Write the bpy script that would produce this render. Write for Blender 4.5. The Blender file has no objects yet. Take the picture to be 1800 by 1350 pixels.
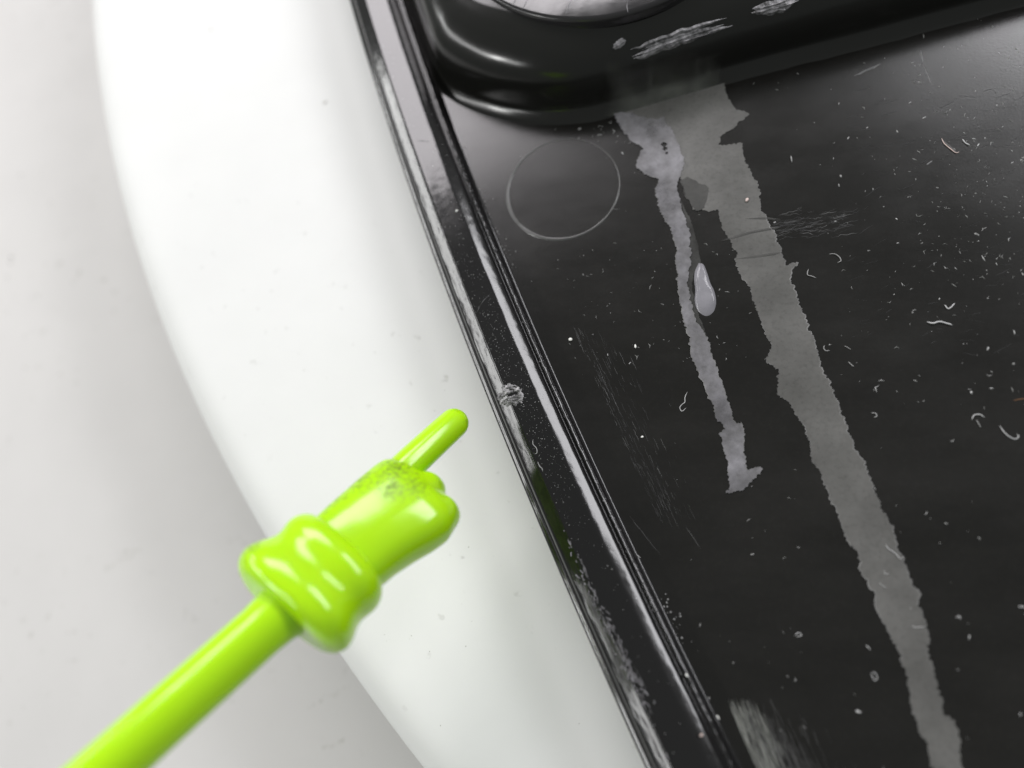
import bpy, bmesh, math, random
import numpy as np
from mathutils import Vector, Matrix, Quaternion, noise, geometry

# ------------------------------------------------------------------ units: millimetres in the code, metres in the scene
S = 0.001
scene = bpy.context.scene
C = bpy.data.collections.new("scene"); scene.collection.children.link(C)
random.seed(7)

# ------------------------------------------------------------------ camera
F, DIST = 1300.0, 93.0                       # focal length in photo pixels, distance to the tray floor
_z = np.array([-310., 415., F]); _z /= np.linalg.norm(_z)
_x = np.array([1., 0, 0]); _x -= _x.dot(_z) * _z; _x /= np.linalg.norm(_x)
_y = np.cross(_z, _x)
ROT = np.array([_x, _y, _z])
CAM = -(ROT @ np.array([0, 0, -1.])) * DIST
cd = bpy.data.cameras.new("camera"); cam = bpy.data.objects.new("camera", cd); C.objects.link(cam)
cd.sensor_width = 36; cd.lens = 26; cd.clip_start = 0.003; cd.clip_end = 20
M = Matrix([list(r) for r in ROT]).to_4x4(); M.translation = Vector(CAM * S)
cam.matrix_world = M
cd.dof.use_dof = True; cd.dof.focus_distance = 0.0890; cd.dof.aperture_fstop = 10.5
scene.camera = cam

def px(u, v, z=0.0):
    """where the sight line of a photo pixel meets the level z (mm)"""
    d = ROT @ np.array([(u - 900) / F, -(v - 675) / F, -1.0])
    t = (z - CAM[2]) / d[2]
    return Vector(CAM + d * t)

# ------------------------------------------------------------------ room light and lamps
w = bpy.data.worlds.new("World"); scene.world = w; w.use_nodes = True
w.node_tree.nodes["Background"].inputs[0].default_value = (0.95, 1.0, 0.97, 1)
w.node_tree.nodes["Background"].inputs[1].default_value = 0.265

def lamp(name, az, el, dist, sx, sy, power, col=(1, 1, 1), roll=0):
    a, e = math.radians(az), math.radians(el)
    p = Vector((math.cos(a) * math.cos(e), math.sin(a) * math.cos(e), math.sin(e)))
    ld = bpy.data.lights.new(name, 'AREA'); ld.shape = 'RECTANGLE'; ld.size = sx; ld.size_y = sy
    ld.energy = power; ld.color = col
    o = bpy.data.objects.new(name, ld); C.objects.link(o)
    o.location = p * dist + Vector((0.01, 0.01, 0))
    o.rotation_euler = ((-p).to_track_quat('-Z', 'Y') @ Quaternion((0, 0, 1), math.radians(roll))).to_euler()
    return o
lamp("softbox_back", 105, 40, 0.475, 0.30, 0.15, 1.4, (1, .955, .985), 15)
lamp("strip_left", 184, 31, 0.50, 0.72, 0.05, 1.25, (1, 1, .99), 12)
lamp("strip_right", 37, 37, 0.52, 0.42, 0.092, 1.5, (.975, .97, 1), 9)
o = lamp("spot_front", 208, 34, 0.42, 0.05, 0.05, 0.2, (1, 1, .98)); o.data.shape = 'DISK'

scene.view_settings.view_transform = 'Standard'; scene.view_settings.look = 'None'
scene.view_settings.exposure = 0.0; scene.view_settings.gamma = 1.0
scene.render.engine = 'CYCLES'; scene.cycles.max_bounces = 7
try: scene.cycles.use_denoising = True
except Exception: pass

# ------------------------------------------------------------------ materials
def mat(name, col, rough=0.4, spec=0.5, **kw):
    m = bpy.data.materials.new(name); m.use_nodes = True
    b = m.node_tree.nodes["Principled BSDF"]
    b.inputs["Base Color"].default_value = (*col, 1); b.inputs["Roughness"].default_value = rough
    b.inputs["Specular IOR Level"].default_value = spec
    for k, v in kw.items(): b.inputs[k.replace('_', ' ')].default_value = v
    return m
class NT:
    def __init__(s, m):
        s.t = m.node_tree; s.b = s.t.nodes["Principled BSDF"]
        s.co = s.n("ShaderNodeTexCoord").outputs["Object"]
    def n(s, ty, **kw):
        o = s.t.nodes.new(ty)
        for k, v in kw.items(): setattr(o, k, v)
        return o
    def link(s, a, b): s.t.links.new(a, b)
    def map(s, rot=(0, 0, 0), sc=(1, 1, 1), loc=(0, 0, 0)):
        m = s.n("ShaderNodeMapping"); s.link(s.co, m.inputs[0])
        m.inputs["Location"].default_value = loc
        m.inputs["Rotation"].default_value = rot; m.inputs["Scale"].default_value = sc; return m.outputs[0]
    def noise(s, scale, detail=4, rough=.55, vec=None):
        k = s.n("ShaderNodeTexNoise"); s.link(vec or s.co, k.inputs["Vector"])
        k.inputs["Scale"].default_value = scale; k.inputs["Detail"].default_value = detail
        k.inputs["Roughness"].default_value = rough; return k.outputs["Fac"]
    def ramp(s, v, *stops):
        r = s.n("ShaderNodeValToRGB"); s.link(v, r.inputs[0]); e = r.color_ramp.elements
        while len(e) < len(stops): e.new(0.5)
        for k, (p, c) in zip(e, stops):
            k.position = p; k.color = (*c, 1) if isinstance(c, tuple) else (c, c, c, 1)
        return r.outputs[0]
    def math(s, op, a, b=None, clamp=False):
        m = s.n("ShaderNodeMath", operation=op, use_clamp=clamp)
        for i, q in enumerate((a, b)):
            if q is None: continue
            if isinstance(q, (int, float)): m.inputs[i].default_value = q
            else: s.link(q, m.inputs[i])
        return m.outputs[0]
    def mix(s, f, a, b):
        m = s.n("ShaderNodeMix", data_type='RGBA')
        for i, q in ((0, f), (6, a), (7, b)):
            if isinstance(q, (int, float)): m.inputs[i].default_value = q
            elif isinstance(q, tuple): m.inputs[i].default_value = (*q, 1)
            else: s.link(q, m.inputs[i])
        return m.outputs[2]
    def bump(s, h, dist, strength=1.0, prev=None):
        b = s.n("ShaderNodeBump"); s.link(h, b.inputs["Height"])
        b.inputs["Distance"].default_value = dist; b.inputs["Strength"].default_value = strength
        if prev is not None: s.link(prev, b.inputs["Normal"])
        return b.outputs[0]
    def col(s, v): s.link(v, s.b.inputs["Base Color"])
    def rough(s, v): s.link(v, s.b.inputs["Roughness"])
    def normal(s, v): s.link(v, s.b.inputs["Normal"])

RIMDIR = math.radians(23)                      # direction of the rim in plan, from the vertical

def plastic_floor():
    m = mat("black_plastic_floor", (.007, .0066, .0056), .24, .48); k = NT(m)
    cl = k.ramp(k.noise(30, 7, .68, k.map(rot=(0, 0, .5), sc=(1, 2.2, 1))), (.42, 0.), (.72, 1.))      # cloudy film, paler and rougher
    k.rough(k.math('ADD', k.math('MULTIPLY', cl, .06), k.ramp(k.noise(22, 5, .6), (.3, .17), (.7, .25))))
    fine = k.ramp(k.noise(1500, 3, .7), (.5, 0.), (.8, 1.))
    k.col(k.mix(k.math('ADD', k.math('MULTIPLY', cl, .45), k.math('MULTIPLY', fine, .25)), (.0066, .006, .0052), (.0185, .0174, .0158)))
    b = k.bump(k.noise(24, 2, .4), .0005, .12)
    b = k.bump(k.noise(3200, 3, .6), .00002, .3, b)
    k.normal(b); return m
def plastic_rim():
    m = mat("black_plastic_rim", (.010, .0095, .0098), .12, .5); k = NT(m)
    k.rough(k.ramp(k.noise(120, 5, .65), (.3, .09), (.75, .135)))
    b = k.bump(k.noise(3500, 2, .6), .000012, .22)
    st = k.noise(900, 3, .6, k.map(rot=(0, 0, -RIMDIR), sc=(1, .03, 1)))
    k.normal(k.bump(st, .00003, .1, b)); return m
def plastic_boss():
    m = mat("black_plastic_boss", (.009, .009, .008), .14, .45); k = NT(m)
    k.rough(k.ramp(k.noise(90, 4), (.3, .15), (.7, .22)))
    k.normal(k.bump(k.noise(1500, 3, .6), .00002, .18)); return m
def plastic_cap():
    m = mat("cap_plastic", (.02, .019, .02), .14, .55); k = NT(m)
    k.rough(k.ramp(k.noise(200, 5, .65), (.3, .1), (.75, .22)))
    k.normal(k.bump(k.noise(600, 3, .6), .00004, .25)); return m
def residue(name, c1, c2, rough=.5, sc=260, alpha=None, thin=False):
    m = mat(name, c1, rough, .3); k = NT(m)
    f = k.ramp(k.noise(sc, 5, .65), (.35, 0.), (.68, 1.))
    k.col(k.mix(f, c1, c2))
    if alpha:                                                       # an uneven, see-through film
        a = k.math('MULTIPLY', k.ramp(k.noise(150, 5, .6), (.36, alpha[0]), (.62, alpha[1])), k.ramp(k.noise(1900, 3, .6), (.25, .82), (.5, 1.)))
        if thin:                                                    # the film thins out where the mesh says so
            at = k.n("ShaderNodeAttribute"); at.attribute_name = "thickness"
            a = k.math('MULTIPLY', a, k.math('SUBTRACT', k.math('ADD', at.outputs["Fac"], k.math('MULTIPLY', k.noise(420, 4, .6), .5)), .3, True), True)
        k.link(a, k.b.inputs["Alpha"])
    k.normal(k.bump(k.noise(1400, 4, .6), .00006, .4)); return m
def lime():
    m = mat("lime_plastic", (.455, .82, .005), .16, .5); k = NT(m); b = k.b
    b.inputs["Subsurface Weight"].default_value = .3
    b.inputs["Subsurface Radius"].default_value = (.6, 1, .1); b.inputs["Subsurface Scale"].default_value = .0012
    k.rough(k.ramp(k.noise(300, 3), (.3, .15), (.7, .24)))
    k.normal(k.bump(k.noise(90, 2, .4), .0004, .12))
    return m
def lime_dirty(spots):
    """the same lime plastic, with graphite-like grime rubbed into it around some spots (x, y, z, radius in mm, object space)"""
    m = lime(); m.name = "lime_plastic_grimy"; k = NT(m)
    tot = None
    for x, y, z, r in spots:
        d = k.n("ShaderNodeVectorMath", operation='DISTANCE'); k.link(k.co, d.inputs[0])
        d.inputs[1].default_value = (x * S, y * S, z * S)
        f = k.math('SUBTRACT', 1.0, k.math('DIVIDE', d.outputs["Value"], r * S), True)
        tot = f if tot is None else k.math('MAXIMUM', tot, f)
    g = k.noise(2500, 4, .72)
    thr = k.math('ADD', g, k.math('MULTIPLY', k.math('POWER', tot, .6), .33))
    mask = k.math('MULTIPLY', k.ramp(thr, (.70, 0.), (.92, 1.)), k.ramp(tot, (.02, 0.), (.25, 1.)))
    k.col(k.mix(k.math('MULTIPLY', mask, .75), (.455, .82, .005), (.035, .07, .004)))
    k.rough(k.math('ADD', k.math('MULTIPLY', mask, .35), .16))
    return m
def white(name, c, rough, specks, dens, bumpy):
    m = mat(name, c, rough, .2); k = NT(m)
    v = k.noise(specks, 3, .6); big = k.noise(specks * .06, 3, .6)
    f = k.math('MULTIPLY', k.ramp(v, (dens, 0.), (dens + .07, 1.)), k.ramp(big, (.45, 0.), (.65, 1.)))
    st = k.noise(55, 4, .6)
    base = k.mix(k.ramp(st, (.3, 0.), (.75, 1.)), c, tuple(q * .955 for q in c))
    k.col(k.mix(k.math('MULTIPLY', f, .45), base, (.30, .29, .26)))
    k.normal(k.bump(k.noise(bumpy, 4, .6), .00005, .3)); return m

MATS = dict(
    floor=plastic_floor(), rim=plastic_rim(), boss=plastic_boss(), cap=plastic_cap(),
    res_wide=residue("dried_glue_grey", (.108, .107, .101), (.142, .14, .134), .36, 140, (.8, 1.0)),
    res_narrow=residue("dried_glue_pale", (.15, .147, .152), (.25, .245, .262), .4, 330, (.45, 1.0)),
    res_smear=residue("dried_glue_smear", (.06, .06, .057), (.09, .09, .085), .35, 260, (.2, .7)),
    drop=residue("dried_glue_drop", (.2, .196, .215), (.26, .255, .275), .14),
    edge=residue("dried_glue_edge", (.17, .168, .165), (.30, .297, .295), .4, 900, (.1, 1.0)),
    torn=residue("torn_plastic", (.05, .05, .05), (.36, .352, .37), .28, 1300),
    wallfilm=residue('dried_glue_wall_film', (.10, .105, .095), (.15, .155, .14), .4, 260, (.35, .8), True),
    nick=residue("chewed_plastic", (.05, .05, .05), (.52, .51, .52), .25, 1500),
    brushed=mat("brushed_plastic_glare", (.34, .35, .32), .4),  # real scratches, with the glare on them painted in as pale grey
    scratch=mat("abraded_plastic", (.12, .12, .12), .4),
    faint=mat("faintly_abraded_plastic", (.05, .05, .052), .35),
    shaving=mat("pale_plastic_shaving", (.48, .48, .48), .32),
    shaving_dim=mat("grey_plastic_shaving", (.26, .26, .255), .35),
    grain=mat("white_grain", (.82, .82, .78), .5),
    pink=mat("pinkish_grain", (.62, .5, .46), .4),
    orange=mat("orange_fibre", (.28, .13, .05), .5),
    ringline=mat("moulding_highlight_line", (.085, .085, .083), .24),  # lamp highlight along the ring, put into a paler base colour
    lime=lime(),
    board=white("white_board", (.765, .771, .757), .6, 420, .66, 1500),
    table=white("white_table", (.59, .58, .567), .5, 380, .63, 900),
    dirt=mat("dark_dirt", (.10, .095, .075), .8),
    dirt_pale=mat("pale_dirt", (.42, .41, .38), .8),
)

# ------------------------------------------------------------------ mesh helpers (vertices given in mm)
def obj(name, verts, faces, m, parent=None, smooth=True, origin=(0, 0, 0)):
    me = bpy.data.meshes.new(name); o0 = Vector(origin)
    me.from_pydata([tuple((Vector(v) - o0) * S) for v in verts], [], faces); me.update()
    if m is not None: me.materials.append(m)
    if smooth: me.polygons.foreach_set("use_smooth", [True] * len(me.polygons))
    o = bpy.data.objects.new(name, me); C.objects.link(o)
    o.location = o0 * S
    if parent is not None:
        o.parent = parent; o.location = o0 * S
    return o
def empty(name, loc=(0, 0, 0)):
    o = bpy.data.objects.new(name, None); C.objects.link(o); o.location = Vector(loc) * S
    o.empty_display_size = .01
    return o
def tag(o, label=None, cat=None, group=None, kind=None):
    for k, v in (("label", label), ("category", cat), ("group", group), ("kind", kind)):
        if v: o[k] = v
    return o
def grid_faces(nr, nc, closed=False, flip=False):
    f = []
    for i in range(nr - 1):
        for j in range(nc if closed else nc - 1):
            a, b = i * nc + j, i * nc + (j + 1) % nc
            q = (a, b, b + nc, a + nc)
            f.append(q[::-1] if flip else q)
    return f
def catmull(pts, n):
    P = [Vector(p) for p in pts]; P = [P[0] * 2 - P[1]] + P + [P[-1] * 2 - P[-2]]; out = []
    for i in range(1, len(P) - 2):
        for k in range(n):
            t = k / n
            out.append(.5 * ((2 * P[i]) + (P[i+1] - P[i-1]) * t + (2*P[i-1] - 5*P[i] + 4*P[i+1] - P[i+2]) * t*t
                             + (3*P[i] - P[i-1] - 3*P[i+1] + P[i+2]) * t*t*t))
    out.append(P[-2]); return out
def nz(x, y=0., z=0.): return noise.noise(Vector((x, y, z)))

class Slivers:
    """low ridges (flat triangles in section) along polylines: scratches, fibres, torn flakes"""
    def __init__(s): s.v = []; s.f = []
    def add(s, pts, hw, h, up=Vector((0, 0, 1)), taper=True):
        pts = [Vector(p) for p in pts]; n = len(pts); b0 = len(s.v)
        for i, p in enumerate(pts):
            t = (pts[min(i + 1, n - 1)] - pts[max(i - 1, 0)])
            if t.length < 1e-9: t = Vector((1, 0, 0))
            u = up[i] if isinstance(up, list) else up
            sd = t.normalized().cross(u); sd.normalize()
            k = 1.0
            if taper and n > 2:
                q = i / (n - 1); k = max(.12, min(1, 4.5 * q, 4.5 * (1 - q)))
            s.v += [p - sd * hw * k - u * .01, p + u * h * k, p + sd * hw * k - u * .01]
        for i in range(n - 1):
            a = b0 + 3 * i
            s.f += [(a, a + 3, a + 4, a + 1), (a + 1, a + 4, a + 5, a + 2)]
        s.f += [(b0, b0 + 1, b0 + 2), (b0 + 3*n - 1, b0 + 3*n - 2, b0 + 3*n - 3)]
    def fleck(s, p, r, h, up=Vector((0, 0, 1)), k=6, el=1.0, ang=0.):
        a = up.orthogonal().normalized(); b = up.cross(a); b0 = len(s.v)
        for i in range(k):
            q = 2 * math.pi * i / k; rr = r * random.uniform(.65, 1.2)
            x, y = rr * math.cos(q) * el, rr * math.sin(q)
            x, y = x * math.cos(ang) - y * math.sin(ang), x * math.sin(ang) + y * math.cos(ang)
            s.v.append(p + a * x + b * y - up * .01)
        s.v.append(p + up * h + a * random.uniform(-.3, .3) * r + b * random.uniform(-.3, .3) * r)
        for i in range(k): s.f.append((b0 + i, b0 + (i + 1) % k, b0 + k))
    def build(s, name, m, parent=None, smooth=False): return obj(name, s.v, s.f, m, parent, smooth)

# ================================================================== the setting: table and round board
Z_BOARD, Z_TABLE = -7.0, -34.0
bp = [px(*p, Z_BOARD) for p in ((156, 0), (172, 170), (205, 350), (262, 520), (330, 660), (420, 830), (500, 965), (640, 1230))]
A = np.array([[2*p.x, 2*p.y, 1] for p in bp]); B = np.array([p.x**2 + p.y**2 for p in bp])
_c = np.linalg.lstsq(A, B, rcond=None)[0]
BC = Vector((_c[0], _c[1], 0)); BR = math.sqrt(_c[2] + _c[0]**2 + _c[1]**2)
BR += 2.6
print("board centre", BC, "radius", BR)

t = 900
o = obj("table_top", [(-t, -t, Z_TABLE), (t, -t, Z_TABLE), (t, t, Z_TABLE), (-t, t, Z_TABLE)], [(0, 1, 2, 3)], MATS['table'])
tag(o, kind="structure")

def board():
    prof = [(0, Z_BOARD), (BR * .5, Z_BOARD), (BR * .9, Z_BOARD), (BR - 9, Z_BOARD)]
    r = 7.0
    for i in range(0, 11):
        a = math.pi / 2 * (1 - i / 10)
        prof.append((BR - r + r * math.cos(a), Z_BOARD - r + r * math.sin(a)))
    prof += [(BR, Z_TABLE + 6), (BR - 4, Z_TABLE + 3), (BR - 5, Z_TABLE + .02), (0, Z_TABLE + .02)]
    n = 360; V = []
    for rr, z in prof:
        for j in range(n):
            a = 2 * math.pi * j / n; V.append((BC.x + rr * math.cos(a), BC.y + rr * math.sin(a), z))
    root = obj("round_board", V, grid_faces(len(prof), n, True, True), MATS['board'])
    md = root.modifiers.new("w", 'WELD'); md.merge_threshold = 1e-6
    return tag(root, "thick white round board under the black tray, its edge curving along the left", "board")
board()

# ================================================================== the black tray
tray = empty("plastic_tray")
tag(tray, "black glossy plastic tray with a raised rim and grey glue streaks", "tray")

# ---- rim: an outline in plan, and a profile across it
rp = [px(u, v, 3) for u, v in ((640, 0), (664, 75), (685, 150), (744, 300), (779, 390), (805, 480), (836, 560), (873, 650),
                               (907, 740), (996, 950), (1050, 1050), (1140, 1260), (1182, 1350))]
RC = np.polyfit([p.y for p in rp], [p.x for p in rp], 2)
def rim_at(y):
    x = np.polyval(RC, y); dx = np.polyval(np.polyder(RC), y)
    n = Vector((1, -dx, 0)).normalized()
    return Vector((x, y, 0)), n, Vector((dx, 1, 0)).normalized()
RP0 = [(0.0, -2.5), (0.0, -1.5), (0.0, .2), (.01, .85), (.05, 1.12), (.13, 1.25), (.28, 1.33), (.45, 1.41), (.53, 1.48), (.6, 1.62), (.72, 1.95), (.84, 2.22), (.92, 2.34),
       (1.03, 2.42), (1.25, 2.54), (1.5, 2.67), (1.75, 2.80), (1.93, 2.89), (2.06, 2.95), (2.2, 2.985), (2.4, 3.0), (3.4, 3.0), (4.4, 3.0), (5.1, 3.0),
       (5.22, 2.985), (5.38, 2.93), (5.6, 2.83), (6.0, 2.63), (6.4, 2.42), (6.58, 2.31), (6.7, 2.2), (6.77, 2.06), (6.85, 1.92), (6.97, 1.84),
       (7.11, 1.85), (7.2, 1.96), (7.28, 2.04), (7.38, 2.03), (7.52, 1.96), (7.6, 1.88), (7.66, 1.6), (7.76, .9), (7.86, .45), (7.98, .2), (8.16, .06),
       (8.45, -.02), (8.8, -.05)]
RP0 = [(2.05 - (2.05 - a) * 1.36, 3 - (3 - b) * 1.3) if a < 2.05 and b > -1 else (2.05 - 2.05 * 1.36, Z_BOARD) if a == 0 else (a, b) for a, b in RP0]
RP0 = [(.5, Z_BOARD), (.2, -4.5), (-.3, -2.0)] + [q for q in RP0[1:] if q[1] > -1.9 or q[0] > 3]
RPROF = catmull([(a, b, 0) for a, b in RP0], 3)
def rim_s(y, s, z):
    c, n, _t = rim_at(y); p = c + n * (s - 2.05); return Vector((p.x, p.y, z))
def rim_z(s):
    for a, b in zip(RPROF, RPROF[1:]):
        if a.x <= s <= b.x and b.x > a.x and a.y > .6: return a.y + (b.y - a.y) * (s - a.x) / (b.x - a.x)
    return 0.
def rim_up(s):
    e = .08; d = (rim_z(s + e) - rim_z(s - e)) / (2 * e); return d
def rim_surf(y, s):
    c, n, tt = rim_at(y); d = rim_up(s)
    u = (Vector((0, 0, 1)) - n * d).normalized()
    return rim_s(y, s, rim_z(s)), u, tt
ys = np.concatenate([np.arange(150, 66, -1.0), np.arange(66, -50, -.3), np.arange(-50, -130, -1.0)])
V = []
for y in ys:
    for q in RPROF:
        s, z = q.x, q.y
        wob = .016 * nz(y * .16, s * .5, 3) + .006 * nz(y * 1.3, s * 2, 9)
        if z < 2.92 and z > .5 and 0.7 < s < 2.05:                  # worn outer edge
            wob -= .03 * max(0, nz(y * .35, 5.5, 1)) + .015 * max(0, nz(y * 2.1, s * 2, 2))
        if 7.15 < s < 7.66 and z > 1.6:                          # frayed inner lip
            wob += .03 * nz(y * 1.1, 0, 6) + .04 * nz(y * 3.5, s * 2, 4) * (1 if y > -12 else .5)
        V.append(rim_s(y, s + .5 * wob, z + wob))
rim = obj("rim", V, grid_faces(len(ys), len(RPROF)), MATS['rim'], tray)

# ---- floor
V = []; xs = [0, .4, 1.0, 2, 4, 8, 16, 32, 64, 120, 190]
yf = list(np.arange(150, -131, -4.0))
for y in yf:
    c, n, _t = rim_at(y)
    p = c + n * (8.1 - 2.05)
    for x in xs: V.append((p.x + x, p.y, 0))
floor = obj("floor_panel", V, grid_faces(len(yf), len(xs)), MATS['floor'], tray)

# ---- raised boss: outline at the foot of its wall, profile (inset, height)
bo = [px(u, v, 0) for u, v in ((792, 152), (830, 174), (880, 191), (930, 200), (970, 202), (1010, 200), (1060, 192), (1130, 172), (1200, 152), (1260, 134),
                               (1350, 109), (1440, 86), (1520, 66), (1600, 44), (1700, 18), (1780, -4))]
d = (bo[-1] - bo[-5]).normalized()
tail = [bo[-1] + d * k for k in (20, 45, 75)]
yl = rim_s(60, 9.3, 0); yl2 = rim_s(75, 9.3, 0); yl3 = rim_s(100, 9.3, 0)
head = [rim_s(128, 9.0, 0), rim_s(112, 8.7, 0), rim_s(97, 8.6, 0), rim_s(83, 8.6, 0), rim_s(72, 8.6, 0), rim_s(63.5, 8.65, 0), rim_s(57.5, 8.8, 0), px(766, 124, 0)]
OUT = catmull(head + bo + tail, 8)
for _k in range(22):                                            # ease the corner
    OUT = [OUT[0]] + [(OUT[q-1] + OUT[q] * 2 + OUT[q+1]) / 4 for q in range(1, len(OUT) - 1)] + [OUT[-1]]
# resample evenly
L = [0]
for a, b in zip(OUT, OUT[1:]): L.append(L[-1] + (b - a).length)
def out_at(l):
    i = min(max(np.searchsorted(L, l) - 1, 0), len(OUT) - 2)
    f = (l - L[i]) / max(1e-9, L[i+1] - L[i]); return OUT[i].lerp(OUT[i+1], f)
BH = 9.6
BP = [(-2.0, -.03), (-1.6, .02), (-1.3, .12), (-1.0, .32), (-.7, .56), (-.42, .82), (-.18, 1.12), (.05, 1.7), (.3, 2.9), (.6, 4.2), (1.0, 5.4), (1.55, 6.5), (2.3, 7.45), (3.1, 8.15), (3.9, 8.65),
      (4.7, 9.05), (5.5, 9.35), (6.5, 9.68), (8, 10.1)]
BPROF = catmull([(a, b, 0) for a, b in BP], 4)
def boss_surf(l, k):
    """point on the boss skin: length along the outline, index into the profile; and the outward normal"""
    e = .6
    t = (out_at(l + e) - out_at(l - e)).normalized(); n = Vector((-t.y, t.x, 0))      # inward
    i = int(min(max(k, 1), len(BPROF) - 2))
    tp = (BPROF[i+1] - BPROF[i-1])
    nn = (Vector((0, 0, 1)) * tp.x - n * tp.y).normalized()
    f = k - int(k); q = BPROF[int(k)].lerp(BPROF[min(int(k) + 1, len(BPROF) - 1)], f)
    p = out_at(l) + n * q.x; return Vector((p.x, p.y, q.y)), nn, t
ls = np.arange(1, L[-1] - 1, .5); V = []
nsm = []
for l in ls:
    t = (out_at(l + 2.5) - out_at(l - 2.5)).normalized(); nsm.append(Vector((-t.y, t.x, 0)))
for q in BPROF:
    for l, n in zip(ls, nsm):
        p = out_at(l) + n * q.x; V.append((p.x, p.y, q.y + .02 * nz(p.x * .3, p.y * .3, q.y)))
nc = len(ls)
Fc = grid_faces(len(BPROF), nc)
V += [(180, 145, 10.3), ]
last = (len(BPROF) - 1) * nc; hub = len(V) - 1
for j in range(nc - 1): Fc.append((last + j, last + j + 1, hub))
boss = obj("raised_boss", V, Fc, MATS['boss'], tray)

# ---- round cap on the boss
cp = [px(u, v, BH + 1.2) for u, v in ((880, 3), (930, 24), (1010, 33), (1080, 28), (1160, 3))]
A = np.array([[2*p.x, 2*p.y, 1] for p in cp]); B = np.array([p.x**2 + p.y**2 for p in cp])
_c = np.linalg.lstsq(A, B, rcond=None)[0]; CC = Vector((_c[0], _c[1], 0)); CR = math.sqrt(_c[2] + _c[0]**2 + _c[1]**2)
print("cap", CC, CR)
prof = [(0, BH + 1.2), (CR * .8, BH + 1.2), (CR - .5, BH + 1.2), (CR - .36, BH + 1.18), (CR - .12, BH + 1.05), (CR, BH + .9), (CR + .06, BH + .5), (CR + .1, BH - .4)]
n = 220; V = []
for r, z in prof:
    for j in range(n):
        a = 2 * math.pi * j / n; V.append((CC.x + r * math.cos(a), CC.y + r * math.sin(a), z + .015 * nz(a * 14, r, 0)))
cap = obj("round_cap", V, grid_faces(len(prof), n, True, True), MATS['cap'], boss)
tag(cap, "round smooth cap mirroring a pale lamp")
for pts in (((1005, -2), (1001, 8), (998, 16), (994, 25)), ((910, -6), (905, 2), (900, 10)), ((1103, 2), (1102, 12), (1104, 22)), ((928, -4), (923, 8), (917, 18))):
    sl = Slivers(); sl.add([px(u, v, BH + 1.21) for u, v in pts], .08, .05); sl.build("crack", MATS['torn'], cap)

# ---- torn plastic along the boss edge
_tab = []
for _l in np.arange(30, L[-1] - 3, .5):
    for _k in range(4, 66):
        p, nn, t = boss_surf(_l, _k); c = ROT.T @ (np.array(p) - CAM)
        _tab.append((900 + F * c[0] / -c[2], 675 - F * c[1] / -c[2], _l, _k))
_tab = np.array(_tab)
def boss_pt(u, v):
    """where the sight line of a pixel meets the boss skin"""
    i = np.argmin((_tab[:, 0] - u) ** 2 + (_tab[:, 1] - v) ** 2); return _tab[i, 2], _tab[i, 3]
def torn(name, path, half, strands, m, parent):
    lk = [boss_pt(*p) for p in path]; s = Slivers()
    for i in range(strands):
        off = random.uniform(-1, 1)
        a = random.uniform(0, .45); b = random.uniform(.55, 1)
        pts, ups = [], []
        nseg = 22
        for j in range(nseg + 1):
            q = (a + (b - a) * j / nseg) * (len(lk) - 1); ii = min(int(q), len(lk) - 2); f = q - ii
            l = lk[ii][0] * (1 - f) + lk[ii+1][0] * f; k = lk[ii][1] * (1 - f) + lk[ii+1][1] * f
            k += off * half * (1 + .4 * nz(q * 2, i, 0)) + .35 * nz(q * 2, i * 3.3, 1)
            p, nn, t = boss_surf(l, min(max(k, 8), 66))
            pts.append(p + nn * (.05 + .22 * abs(nz(q * 2.5, i * 1.7, 5)))); ups.append(nn)
        s.add(pts, random.uniform(.2, .42), random.uniform(.18, .45), ups)
    return s.build(name, m, parent)
te = torn("torn_edge", ((1108, 98), (1135, 90), (1170, 76), (1210, 62), (1250, 50), (1290, 38)), 2.2, 9, MATS['torn'], boss)
te2 = torn("torn_edge", ((1322, 26), (1340, 20), (1370, 12), (1410, 2)), 1.5, 6, MATS['torn'], boss)
te3 = torn("torn_edge", ((1072, 80), (1085, 76), (1100, 70)), 1.2, 6, MATS['torn'], boss)
# smear of glue running down the wall of the boss
def wall_patch(name, us, v_of, m):
    """a thin ragged skin on the wall between two rows of pixels"""
    V = []; rows = 26; keep = []
    for iu, u in enumerate(us):
        l0, k0 = boss_pt(u, v_of(u)[0]); l1, k1 = boss_pt(u, v_of(u)[1])[0], 5
        for r in range(rows + 1):
            f = r / rows; k = k0 * (1 - f) + k1 * f; l = l0 * (1 - f) + l1 * f
            p, nn, t = boss_surf(l, k); V.append(p + nn * .03)
            keep.append(max(0., min(1., iu / 12, (len(us) - 1 - iu) / 9, (r / 17) ** 1.2)))
    o_ = obj(name, V, grid_faces(len(us), rows + 1), m, boss)
    at = o_.data.attributes.new("thickness", 'FLOAT', 'POINT'); at.data.foreach_set("value", keep)
    return o_
wall_patch("glue_smear", list(range(1058, 1275, 5)), lambda u: (92 + .06 * abs(u - 1150), 207 - (u - 1060) * .27), MATS['wallfilm'])

# ---- moulded ring on the floor
rc = px(989, 331, 0); rr = 7.62
prof = [(-.26, -.01), (-.18, .06), (-.07, .14), (.07, .14), (.18, .06), (.26, -.01)]
V = []; n = 200
for q, z in prof:
    for j in range(n):
        a = 2 * math.pi * j / n; k = .72 + .34 * math.cos(a - 3.75) + .3 * nz(math.cos(a) * 2.5, math.sin(a) * 2.5, 4) + .12 * nz(a * 12, 1, 1)  # thickest at lower left, shaping the highlight's brighter side
        V.append((rc.x + (rr + q * k) * math.cos(a), rc.y + (rr + q * k) * math.sin(a), z * k))
obj("moulded_ring", V, grid_faces(len(prof), n, True), MATS['ringline'], tray)

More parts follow.
